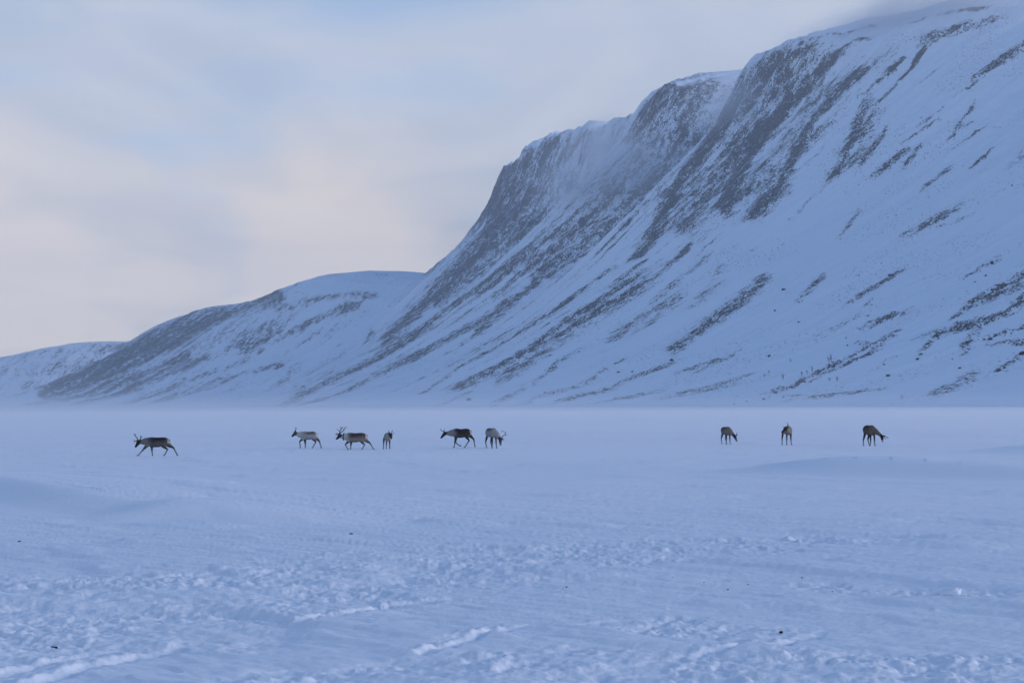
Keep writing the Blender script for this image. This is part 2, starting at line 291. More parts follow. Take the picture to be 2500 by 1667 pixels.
BOULDERS = [(-59.3, 105.1, 2.43), (337.6, 229.4, 2.77), (241.0, 182.3, 1.24), (289.6, 193.8, 1.3), (177.3, 123.9, 1.5), (-11.8, 72.8, 1.43), (-47.3, 83.2, 1.22), (-13.5, 125.6, 1.76), (-11.3, 129.8, 0.88), (-11.0, 124.4, 1.03), (-24.7, 96.7, 0.71), (99.0, 185.6, 0.7), (-4.9, 93.1, 1.16), (151.1, 258.8, 1.73), (128.5, 236.4, 1.3), (147.3, 235.7, 0.95), (126.5, 227.2, 1.11), (104.8, 205.0, 0.89), (172.4, 187.4, 1.53), (237.6, 247.8, 1.68), (271.8, 247.2, 0.87), (146.0, 154.9, 0.92), (119.1, 138.1, 0.88), (145.0, 199.9, 0.75), (34.3, 75.6, 0.92), (284.2, 114.9, 2.1), (276.4, 102.6, 1.66), (309.2, 88.7, 1.71), (293.5, 91.4, 1.47), (496.7, 228.8, 1.59), (426.0, 24.5, 2.8), (492.3, 172.8, 1.3), (29.3, 159.3, 1.58), (71.1, 188.1, 1.02)]
SHRUBS = [(67.3, 93.3, 4.52), (67.1, 94.8, 5.16), (52.0, 74.5, 4.38), (49.5, 70.2, 3.42), (50.2, 67.9, 3.73), (60.8, 63.8, 4.73), (128.3, 108.7, 3.16), (11.2, 62.0, 3.52), (17.3, 61.8, 2.66), (-97.3, 19.6, 2.88), (101.9, 80.0, 3.02), (96.2, 73.7, 2.66), (281.4, 113.5, 2.93)]

# =====================================================================  materials of the setting
def snow_material():
    m, t, b = principled("snow")
    tc = N(t, 'ShaderNodeTexCoord'); P = tc.outputs['Object']
    n1 = noise_node(t, mapping(t, P, (0.05, 0.09, 0.1), (0, 0, -0.6)), 1.0, 4)
    col = mixc(t, ramp01(t, n1, 0.3, 0.7), (0.785, 0.835, 0.91), (0.83, 0.865, 0.925))
    t.links.new(col, b.inputs['Base Color']); b.inputs['Roughness'].default_value = 0.72
    f1 = noise_node(t, mapping(t, P, (9, 20, 14), (0, 0, -0.6)), 1.0, 5, 0.62)
    bp = N(t, 'ShaderNodeBump'); bp.inputs['Strength'].default_value = 0.5; bp.inputs['Distance'].default_value = 0.035
    t.links.new(f1, bp.inputs['Height']); t.links.new(bp.outputs[0], b.inputs['Normal'])
    return m
def slope_material(name, u, fine=1.0, rockcol=((0.058, 0.064, 0.074), (0.150, 0.155, 0.165)), grass=(0.135, 0.122, 0.115)):
    """snow slope with rock breaking through: 'rock' attribute says how much, noise in slope coordinates decides where"""
    m, t, b = principled(name)
    a1 = N(t, 'ShaderNodeAttribute', attribute_name='rock'); a2 = N(t, 'ShaderNodeAttribute', attribute_name='sn')
    SN = a2.outputs['Vector']
    n1 = noise_node(t, mapping(t, SN, (u * 0.050, u * 0.016, 1)), 1.0, 4, 0.55)
    n2 = noise_node(t, mapping(t, SN, (u * 0.20, u * 0.115, 1)), 1.0, 5, 0.66, 0.6)
    n3 = noise_node(t, mapping(t, SN, (u * 0.75, u * 0.66, 1)), 1.0, 5, 0.75, 0.3)
    f = math_node(t, 'ADD', a1.outputs['Fac'], math_node(t, 'MULTIPLY', math_node(t, 'SUBTRACT', n1, 0.5), 1.6))
    f = math_node(t, 'ADD', f, math_node(t, 'MULTIPLY', math_node(t, 'SUBTRACT', n2, 0.5), 2.3))
    f = math_node(t, 'ADD', f, math_node(t, 'MULTIPLY', math_node(t, 'SUBTRACT', n3, 0.5), 3.1 * fine))
    mask = ramp01(t, f, 0.47, 0.58)
    n6 = noise_node(t, mapping(t, SN, (u * 0.55, u * 0.50, 1), loc=(3, 5, 0)), 1.0, 2, 0.5)      # single stones showing through the snow
    n7 = noise_node(t, mapping(t, SN, (u * 0.018, u * 0.013, 1), loc=(5, 2, 0)), 1.0, 3, 0.6)
    sp = math_node(t, 'MULTIPLY', ramp01(t, n6, 0.63, 0.68), ramp01(t, n7, 0.47, 0.58))
    mask = math_node(t, 'MAXIMUM', mask, sp)
    n4 = noise_node(t, mapping(t, SN, (u * 0.4, u * 0.4, 1), loc=(7, 3, 0)), 1.0, 6, 0.65)
    n5 = noise_node(t, mapping(t, SN, (u * 0.02, u * 0.012, 1), loc=(1, 9, 0)), 1.0, 3)
    rc = mixc(t, ramp01(t, n4, 0.3, 0.72), *rockcol)
    rc = mixc(t, math_node(t, 'MULTIPLY', ramp01(t, n5, 0.5, 0.68), 0.55), rc, grass)
    sc = mixc(t, n5, (0.74, 0.818, 0.915), (0.785, 0.85, 0.93))
    t.links.new(mixc(t, mask, sc, rc), b.inputs['Base Color']); b.inputs['Roughness'].default_value = 0.85
    h = math_node(t, 'ADD', math_node(t, 'MULTIPLY', mask, math_node(t, 'ADD', 0.5, n4)), math_node(t, 'MULTIPLY', n2, 0.35))
    bp = N(t, 'ShaderNodeBump'); bp.inputs['Strength'].default_value = 0.75; bp.inputs['Distance'].default_value = 1.6
    t.links.new(h, bp.inputs['Height']); t.links.new(bp.outputs[0], b.inputs['Normal'])
    return m
M_SNOW = snow_material()
M_WALL = slope_material("snowy_rock_slope", 1.0)
M_FAR = slope_material("snowy_far_slope", 0.62, 0.8)

def rock_field(S, Nn, strokes, base):
    R = base.copy()
    for s0, n0, s1, n1, qs, qn, st in strokes:
        if max(s0, s1) < 620 and max(n0, n1) < 420: qs, qn, st = qs * 1.6, qn * 1.6, st - 0.24      # loose stones rather than solid crag
        ax, ay = s1 - s0, n1 - n0
        det = ax * qn - ay * qs
        if abs(det) < 1e-3: continue
        pad = 2.1
        xs = (s0 - pad * abs(qs), s0 + pad * abs(qs), s1 - pad * abs(qs), s1 + pad * abs(qs)); ys = (n0 - pad * abs(qn) - 12, n0 + pad * abs(qn) + 12, n1 - pad * abs(qn) - 12, n1 + pad * abs(qn) + 12)
        sel = (S >= min(xs) - 6) & (S <= max(xs) + 6) & (Nn >= min(ys)) & (Nn <= max(ys))
        if not sel.any(): continue
        dx = S[sel] - s0; dy = Nn[sel] - n0
        tt = (dx * qn - dy * qs) / det; vv = (ax * dy - ay * dx) / det
        L = math.hypot(ax, ay)
        over = np.maximum(0, np.maximum(-tt, tt - 1)) * L / 14.0
        d = np.sqrt(vv * vv + over * over)
        val = base[sel] + (0.60 + (st - 0.72) * 0.6 - base[sel]) * (1 - sstep(0.2, 1.9, d))
        R[sel] = np.maximum(R[sel], val)
    return R

# =====================================================================  the valley wall on the right
def spaced(a, b, d0, d1):
    out = [a]
    while out[-1] < b:
        f = (out[-1] - a) / (b - a); out.append(out[-1] + d0 + (d1 - d0) * f)
    return np.array(out)
s_ax = spaced(-420, 2330, 1.5, 3.4)
n_ax = np.concatenate((np.arange(-60, 0, 4.0), np.arange(0, 640, 1.45), np.arange(640, 760, 5.0), np.arange(760, 1500, 40.0)))
Nn, S = np.meshgrid(n_ax, s_ax)
Z = wall_height(S, Nn)
steep = np.gradient(Z, axis=1) / np.gradient(Nn, axis=1)
stripe = fbm(S / 13., Nn / 170., 3, 61)
tal = sstep(420, 760, S); NE = Nn - np.maximum(0, S - 1870) ** 2 / 420.0
base = -0.36 + 0.26 * sstep(0.85, 1.6, steep) + 0.30 * fbm(S / 70., Nn / 120., 3, 62) + 0.85 * stripe * tal * (1 - sstep(430, 540, Nn) * .6) + 0.33 * tal * sstep(15, 70, Nn)
base = base + 0.08 * sstep(1000, 1400, S) + 0.50 * sstep(1640, 1720, S) * sstep(290, 370, NE) * (1 - sstep(585, 630, NE)) - 0.12 * sstep(560, 640, Nn) * (1 - sstep(300, 500, S) * (1 - sstep(700, 900, S)))
base = base + 0.32 * np.exp(-((S - 1085) / 75.) ** 2) * sstep(330, 420, Nn) * (1 - sstep(585, 625, Nn))
R = rock_field(S, Nn, WALL_ROCK, base)
amt = sstep(0.15, 0.65, R)
Z = Z + amt * (4.4 * ridged(S / 13., Nn / 15., 3, 71) - 2.0) + amt * 1.6 * fbm(S / 4.2, Nn / 4.2, 2, 72)
Z = Z + (0.8 * fbm(S / 30., Nn / 60., 3, 73)) * sstep(10, 60, Nn)
X, Y = wall_xy(S, Nn)
me = grid_mesh("mountain", X, Y, Z * K, {"rock": ('FLOAT', R), "sn": ('FLOAT_VECTOR', np.stack((S, Nn, np.zeros_like(S)), -1))})
mountain = tag(link("mountain", me, M_WALL), kind="structure")

# =====================================================================  hills at the head of the lake
s_ax = spaced(-500, 2400, 5, 5); n_ax = np.concatenate((np.arange(-1100, 160, 4.0), np.arange(160, 700, 30.0)))
Nn, S = np.meshgrid(n_ax, s_ax)
Z = far_height(S, Nn)
base = 0.02 + 0.42 * fbm(S / 90., Nn / 200., 4, 81) + 0.22 * sstep(1000, 1350, S) * sstep(-640, -420, Nn) * (1 - .5 * sstep(-20, 60, Nn)) - 0.35 * sstep(60, 200, Nn) + 0.04 * (1 - sstep(600, 1100, S)) - 0.2 * (1 - sstep(-760, -600, Nn))
R = rock_field(S, Nn, FAR_ROCK, base)
amt = sstep(0.15, 0.65, R)
Z = Z + amt * 5 * fbm(S / 22., Nn / 34., 3, 83)
X, Y = far_xy(S, Nn)
me = grid_mesh("far_hill", X, Y, Z, {"rock": ('FLOAT', R), "sn": ('FLOAT_VECTOR', np.stack((S, Nn, np.zeros_like(S)), -1))})
tag(link("far_hill", me, M_FAR), kind="structure")

# farthest hill, low on the left
s_ax = np.arange(-3600, 0, 9.0); n_ax = np.arange(-900, 600, 8.0)
Nn, S = np.meshgrid(n_ax, s_ax)                          # S: x, Nn: y - 5600
cr = np.interp(S, [-3600, -2700, -2150, -1900, -1750, -1640, -1500, -1200, -600, 0], [150, 205, 182, 222, 250, 262, 262, 250, 240, 240])
prof = np.interp(Nn + 60 * vnoise(S / 400., Nn / 500., 91), [-900, -760, -500, -250, -80, 40, 200, 600], [-.06, 0, .28, .68, .92, 1.0, 1.02, .9])
Z = cr * prof + 9 * fbm(S / 160., Nn / 200., 4, 92) * sstep(-700, -500, Nn)
R = 0.30 + 0.55 * fbm(S / 240., Nn / 150., 4, 93) - 0.5 * sstep(0, 120, Nn)
me = grid_mesh("distant_hill", S, Nn + 5600, Z, {"rock": ('FLOAT', R), "sn": ('FLOAT_VECTOR', np.stack((S, Nn * 0.5, np.zeros_like(S)), -1))})
tag(link("distant_hill", me, M_FAR), kind="structure")

# =====================================================================  the frozen lake under snow
def polyline_near(x, y, pts):
    """distance to a polyline, signed side and position along it (0..1)"""
    best = np.full(x.shape, 1e9); side = np.zeros(x.shape); along = np.zeros(x.shape)
    n = len(pts) - 1
    for i in range(n):
        (x0, y0), (x1, y1) = pts[i][:2], pts[i + 1][:2]
        dx, dy = x1 - x0, y1 - y0; L2 = dx * dx + dy * dy
        t = np.clip(((x - x0) * dx + (y - y0) * dy) / L2, 0, 1)
        d = np.hypot(x - x0 - t * dx, y - y0 - t * dy)
        sd = np.sign(dx * (y - y0) - dy * (x - x0))
        k = d < best
        best = np.where(k, d, best); side = np.where(k, sd, side); along = np.where(k, (i + t) / n, along)
    return best, side, along
def churn_mask(x, y):
    m = np.zeros(x.shape)
    for band in CHURN:
        for (x0, y0, r0), (x1, y1, r1) in zip(band, band[1:]):
            dx, dy = x1 - x0, y1 - y0
            t = np.clip(((x - x0) * dx + (y - y0) * dy) / (dx * dx + dy * dy), 0, 1)
            d = np.hypot(x - x0 - t * dx, y - y0 - t * dy) / (r0 + (r1 - r0) * t)
            m = np.maximum(m, 1 - sstep(0.6, 1.25, d))
    return m
def domes(x, y, cell, seed, fill=0.6):
    """rounded lumps of snow, one per cell at most"""
    gx = x / cell; gy = y / cell; ix = np.floor(gx); iy = np.floor(gy); h = np.zeros(x.shape)
    for ox in (-1, 0, 1):
        for oy in (-1, 0, 1):
            a = ix + ox; b = iy + oy
            px = a + _hash(a, b, seed); py = b + _hash(a, b, seed + 1); r = 0.22 + 0.5 * _hash(a, b, seed + 2) ** 1.5
            on = _hash(a, b, seed + 3) < fill
            th = _hash(a, b, seed + 4) * math.pi; c = np.cos(th); s = np.sin(th)
            ex = (gx - px) * c + (gy - py) * s; ey = ((gy - py) * c - (gx - px) * s) * 1.45
            q = 1 - (ex * ex + ey * ey) / (r * r)
            h = np.maximum(h, np.where(on & (q > 0), np.sqrt(np.maximum(q, 0)) * r, 0))
    return h * cell
def lake_height(x, y):
    r = np.hypot(x, y)
    e = 0.84 * x - 0.54 * y; c = 0.54 * x + 0.84 * y          # wind direction and across it
    z = 0.05 * fbm(e / 26., c / 9., 3, 101) + 0.05 * fbm(x / 60., y / 60., 2, 102) * sstep(8, 40, r)
    k1 = 1 - sstep(22, 52, r); k2 = 1 - sstep(80, 200, r); k3 = sstep(25, 60, r) * (1 - sstep(300, 600, r))
    z = z + k3 * (0.07 * fbm(e / 11., c / 3.4, 3, 118) + 0.10 * fbm(e / 30., c / 10., 3, 119))
    # the big drifts, their steep faces wind-polished
    drift = 0.0 * x; face = 0.0 * x
    for (x0, y0, x1, y1, hgt, wn, wf) in ((-17.0, 40.6, -7.4, 29.6, 0.50, 1.5, 8.0), (7.4, 46.0, 17.5, 38.4, 0.50, 1.6, 9.0), (20.0, 62.0, 31.0, 54.0, 0.45, 2.0, 9.0), (-8.2, 28.3, -3.6, 27.0, .22, .9, 4.)):
        dx, dy = x1 - x0, y1 - y0; L = math.hypot(dx, dy); ux, uy = dx / L, dy / L
        t = ((x - x0) * ux + (y - y0) * uy) / L; v = -(x - x0) * uy + (y - y0) * ux + 0.25 * vnoise(t * 2.2, t * 0 + 3.3, 107)
        env = sstep(-0.15, 0.3, t) * (1 - sstep(0.3, 1.5, t))
        face = np.maximum(face, env * (v < 0.3) * (v > -1.5 * wn))
        drift = drift + hgt * env * np.where(v < 0, 1 - sstep(0, wn, -v), 1 - sstep(0, wf, v))
    k1 = k1 * (1 - 0.85 * face); k2 = k2 * (1 - 0.7 * face)
    z = z + drift
    z = z + k2 * 0.045 * fbm(e / 4.6, c / 0.95, 3, 103)
    z = z + k1 * 0.038 * fbm(e / 1.3, c / 0.22, 4, 104, .55) + k1 * 0.009 * fbm(e / .3, c / .12, 2, 105)
    # wind scarps: long low steps in the crust
    sc = fbm(e / 9., c / 3.2, 3, 106)
    sc2 = fbm(e / 3.6, c / 1.1, 3, 121)
    z = z + k2 * (0.055 * sstep(0.08, 0.20, sc) + 0.022 * k1 * sstep(0.16, 0.26, sc2)) 
    # trampled, broken crust
    near = r < 34
    xn, yn = x[near], y[near]
    if xn.size:
        m = churn_mask(xn + 0.5 * fbm(xn / .9, yn / .9, 2, 108), yn + 0.7 * fbm(xn / .9 + 9, yn / .9, 2, 109))
        patch = sstep(-0.35, 0.35, fbm(xn / 1.3, yn / 1.3, 3, 110))
        m = m * (0.35 + 0.65 * patch)
        lum = domes(xn, yn, 0.30, 120, .22) * .6 + domes(xn + 3, yn, 0.15, 130, .7) * .8 + domes(xn, yn + 5, 0.08, 140, .7) * .8 + domes(xn + 2, yn + 5, 0.05, 145, .6) * .7
        big = sstep(14.5, 12.0, yn) if False else 1 - sstep(11.8, 14.5, yn)
        lum = lum + big * domes(xn + 1, yn + 2, 0.5, 150, .4) * .4
        hol = fbm(xn / .5, yn / .4, 3, 111)
        zz = m * (0.27 * lum + 0.05 * hol + 0.030 * fbm(xn / .16, yn / .12, 2, 117) - 0.03)
        spray = sstep(0.42, 0.6, fbm(xn / .8, yn / .8, 2, 112)) * .5
        zz = zz + (1 - m) * spray * domes(xn + 7, yn + 1, 0.13, 160, .25) * .45
        for pts, dep, w in TRACKS:
            dep, w = dep * .42, w * .52
            wx = xn + 0.05 * vnoise(xn / .25, yn / .25, 113); wy = yn + 0.05 * vnoise(xn / .25 + 4, yn / .25, 114)
            d, sd, al = polyline_near(wx, wy, pts)
            v = d * sd                                            # + lies to the left (far) side
            env = sstep(-0.01, 0.10, al) * (1 - 0.6 * sstep(0.5, .9, al)) * (1 - sstep(0.9, 1.0, al)) * (d < 2.5 * w) * (0.9 + 0.10 * sstep(-.3, .3, vnoise(al * 9, al * 0 + dep * 50, 115)))
            cut = np.interp(v / w, [-2.2, -1.15, -0.75, 0.1, 0.55, 1.05, 2.3], [0, 0.02, -0.55, -1.0, -0.45, 0.30, 0])
            zz = zz * (1 - 0.8 * env * (d < 0.8 * w)) + dep * env * cut + env * 0.022 * fbm(xn / .12, yn / .12, 2, 116) * (v > -.3 * w)
        z = z.copy(); z[near] += zz
    return z
half = math.radians(24.5)
ang = np.concatenate((np.linspace(-half, half, 1001), np.linspace(half, 2 * math.pi - half, 90)[1:-1]))
NR = 640; R0 = 8.6
inv = np.concatenate((np.linspace(1 / 0.4, 1 / R0, 30)[:-1], np.linspace(1 / R0, 1 / 7000., NR)))
rad = np.concatenate(([0.05], 1 / inv))
A, RR = np.meshgrid(ang, rad)
X = np.sin(A) * RR; Y = np.cos(A) * RR
Z = lake_height(X, Y) * (1 - sstep(400, 900, RR)) 
me = grid_mesh("snow_field", X[:, ::-1], Y[:, ::-1], Z[:, ::-1], wrap=True)
lake = tag(link("snow_field", me, M_SNOW), kind="structure")
def lake_z(x, y): return float(lake_height(np.array([[x]], float), np.array([[y]], float))[0, 0])
def wall_z(s, n): return K * float(wall_height(np.array([[float(s)]]), np.array([[float(n)]]))[0, 0])

# =====================================================================  the air: haze and drifting snow
def volume_box(name, lo, hi, density, color, aniso=0.2):
    bm = bmesh.new(); bmesh.ops.create_cube(bm, size=1.0)
    for v in bm.verts: v.co = Vector([lo[i] + (v.co[i] + 0.5) * (hi[i] - lo[i]) for i in range(3)])
    me = bpy.data.meshes.new(name); bm.to_mesh(me); bm.free()
    m = bpy.data.materials.new(name + "_air"); m.use_nodes = True; t = m.node_tree; t.nodes.clear()
    v = N(t, 'ShaderNodeVolumePrincipled'); v.inputs['Color'].default_value = (*color, 1); v.inputs['Density'].default_value = density
    v.inputs['Anisotropy'].default_value = aniso
    o = N(t, 'ShaderNodeOutputMaterial'); t.links.new(v.outputs[0], o.inputs['Volume'])
    return tag(link(name, me, m), kind="stuff")
volume_box("haze", (-6500, -900, -45), (6500, 7600, 800), 0.00009, (0.93, 0.95, 1.0))
volume_box("drifting_snow", (-1500, 26, -40), (900, 6400, 0.40), 0.024, (0.97, 0.98, 1.0))
volume_box("drifting_snow", (-3000, 300, -41), (1500, 6900, 5.0), 0.00048, (0.97, 0.98, 1.0))
volume_box("drifting_snow", (-3100, 420, -42), (1600, 6950, 16.0), 0.00022, (0.97, 0.98, 1.0))
def plume(name, center, radii, rz, density, seed):
    """snow blown off the heights: a soft patchy cloud that thins to nothing at its rim"""
    bm = bmesh.new(); bmesh.ops.create_icosphere(bm, subdivisions=3, radius=1.0)
    me = bpy.data.meshes.new(name); bm.to_mesh(me); bm.free()
    m = bpy.data.materials.new(name + "_air"); m.use_nodes = True; t = m.node_tree; t.nodes.clear()
    tc = N(t, 'ShaderNodeTexCoord'); ln = N(t, 'ShaderNodeVectorMath', operation='LENGTH'); t.links.new(tc.outputs['Object'], ln.inputs[0])
    rim = math_node(t, 'SUBTRACT', 1.0, ramp01(t, ln.outputs['Value'], 0.25, 0.97))
    nz = noise_node(t, mapping(t, tc.outputs['Object'], (2.2, 1.6, 1.2), loc=(seed, 0, 0)), 1.0, 3, 0.55)
    d = math_node(t, 'MULTIPLY', math_node(t, 'MULTIPLY', rim, ramp01(t, nz, 0.30, 0.68)), density)
    v = N(t, 'ShaderNodeVolumePrincipled'); v.inputs['Color'].default_value = (0.97, 0.98, 1, 1); v.inputs['Anisotropy'].default_value = 0.2
    t.links.new(d, v.inputs['Density']); o = N(t, 'ShaderNodeOutputMaterial'); t.links.new(v.outputs[0], o.inputs['Volume'])
    ob = link(name, me, m); ob.location = center; ob.scale = radii; ob.rotation_euler = (0, 0, rz)
    return tag(ob, kind="stuff")
WRZ = math.atan2(W_A[1], W_A[0])
def wall_plume(s, n, dz, rs, rn, rzv, dens, seed):
    x, y = wall_xy(s, n); plume("blowing_snow", (x, y, wall_z(s, n) + dz), (rs * K, rn * K, rzv * K), WRZ, dens, seed)
for args in ((720, 610, 4, 360, 95, 36, 0.0170, 1.3), (1000, 590, 4, 170, 75, 34, 0.0150, 3.3), (1090, 430, 20, 130, 130, 90, 0.0090, 4.1), (1240, 520, 12, 130, 80, 45, 0.0050, 6.4),
             (1480, 575, 0, 230, 60, 24, 0.0090, 7.7), (850, 470, 25, 70, 80, 50, 0.0090, 9.2), (1790, 480, 0, 120, 110, 70, 0.0016, 2.9)):
    wall_plume(*args)
SC.cycles.volume_step_rate = 2.0; SC.cycles.volume_max_steps = 96

# =====================================================================  reindeer
def loft_into(bm, pts, rad, seg=12, caps=True):
    """closed tube through pts; rad = (half-width across, half-height) per point"""
    pts = [Vector(p) for p in pts]; rings = []
    n = len(pts)
    for i, p in enumerate(pts):
        d = (pts[min(i + 1, n - 1)] - pts[max(i - 1, 0)]).normalized()
        ref = Vector((0, 1, 0)) if abs(d.y) < 0.8 else Vector((1, 0, 0))
        up = d.cross(ref).normalized(); side = up.cross(d).normalized()
        rw, rh = rad[i] if isinstance(rad[i], tuple) else (rad[i], rad[i])
        rings.append([bm.verts.new(p + side * (math.cos(a) * rw) + up * (math.sin(a) * rh)) for a in [2 * math.pi * k / seg for k in range(seg)]])
    for a, b in zip(rings, rings[1:]):
        for k in range(seg): bm.faces.new((a[k], a[(k + 1) % seg], b[(k + 1) % seg], b[k]))
    if caps:
        bm.faces.new(rings[0][::-1]); bm.faces.new(rings[-1])
def mesh_from(bm, name, smooth=True):
    bmesh.ops.recalc_face_normals(bm, faces=bm.faces)
    me = bpy.data.meshes.new(name); bm.to_mesh(me); bm.free()
    if smooth: me.polygons.foreach_set("use_smooth", np.ones(len(me.polygons), dtype=bool))
    return me
def fuse(me, voxel, smooth_it):
    """union of overlapping closed shells as one continuous skin"""
    o = bpy.data.objects.new("tmp", me); COL.objects.link(o)
    r = o.modifiers.new("r", 'REMESH'); r.mode = 'VOXEL'; r.voxel_size = voxel; r.use_smooth_shade = True
    s = o.modifiers.new("s", 'SMOOTH'); s.factor = 0.5; s.iterations = smooth_it
    dg = bpy.context.evaluated_depsgraph_get()
    out = bpy.data.meshes.new_from_object(o.evaluated_get(dg))
    bpy.data.objects.remove(o); bpy.data.meshes.remove(me)
    return out
def simple_mat(name, col, rough=0.7, var=0.0, scale=30.0):
    m, t, b = principled(name); b.inputs['Roughness'].default_value = rough
    tc = N(t, 'ShaderNodeTexCoord'); nz = noise_node(t, tc.outputs['Object'], scale, 3)
    t.links.new(mixc(t, ramp01(t, nz, 0.3, 0.7), tuple(c * (1 - var) for c in col), tuple(min(1, c * (1 + var)) for c in col)), b.inputs['Base Color'])
    return m
M_ANTLER = simple_mat("antler_bone", (0.060, 0.048, 0.040), 0.6, 0.3)
M_HOOF = simple_mat("hoof_horn", (0.030, 0.027, 0.026), 0.5, 0.2)
M_EYE = simple_mat("eye_dark", (0.008, 0.007, 0.007), 0.1)
def coat_material():
    m, t, b = principled("reindeer_coat"); b.inputs['Roughness'].default_value = 0.9
    at = N(t, 'ShaderNodeAttribute', attribute_name='coat'); tc = N(t, 'ShaderNodeTexCoord')
    nz = noise_node(t, mapping(t, tc.outputs['Object'], (18, 30, 40)), 1.0, 5, 0.65)
    br = N(t, 'ShaderNodeMix', data_type='RGBA', blend_type='MULTIPLY'); br.inputs[0].default_value = 1.0
    t.links.new(at.outputs['Color'], br.inputs[6]); t.links.new(mixc(t, ramp01(t, nz, 0.25, 0.75), (0.68, 0.68, 0.68), (1.25, 1.25, 1.25)), br.inputs[7])
    t.links.new(br.outputs[2], b.inputs['Base Color'])
    bp = N(t, 'ShaderNodeBump'); bp.inputs['Strength'].default_value = 0.5; bp.inputs['Distance'].default_value = 0.012
    t.links.new(noise_node(t, mapping(t, tc.outputs['Object'], (60, 120, 120)), 1.0, 3), bp.inputs['Height']); t.links.new(bp.outputs[0], b.inputs['Normal'])
    return m
M_COAT = coat_material()
def seg_dist(P, a, b):
    a = np.array(a); b = np.array(b); d = b - a
    t = np.clip(((P - a) @ d) / (d @ d), 0, 1)[:, None]
    return np.linalg.norm(P - a - t * d, axis=1)

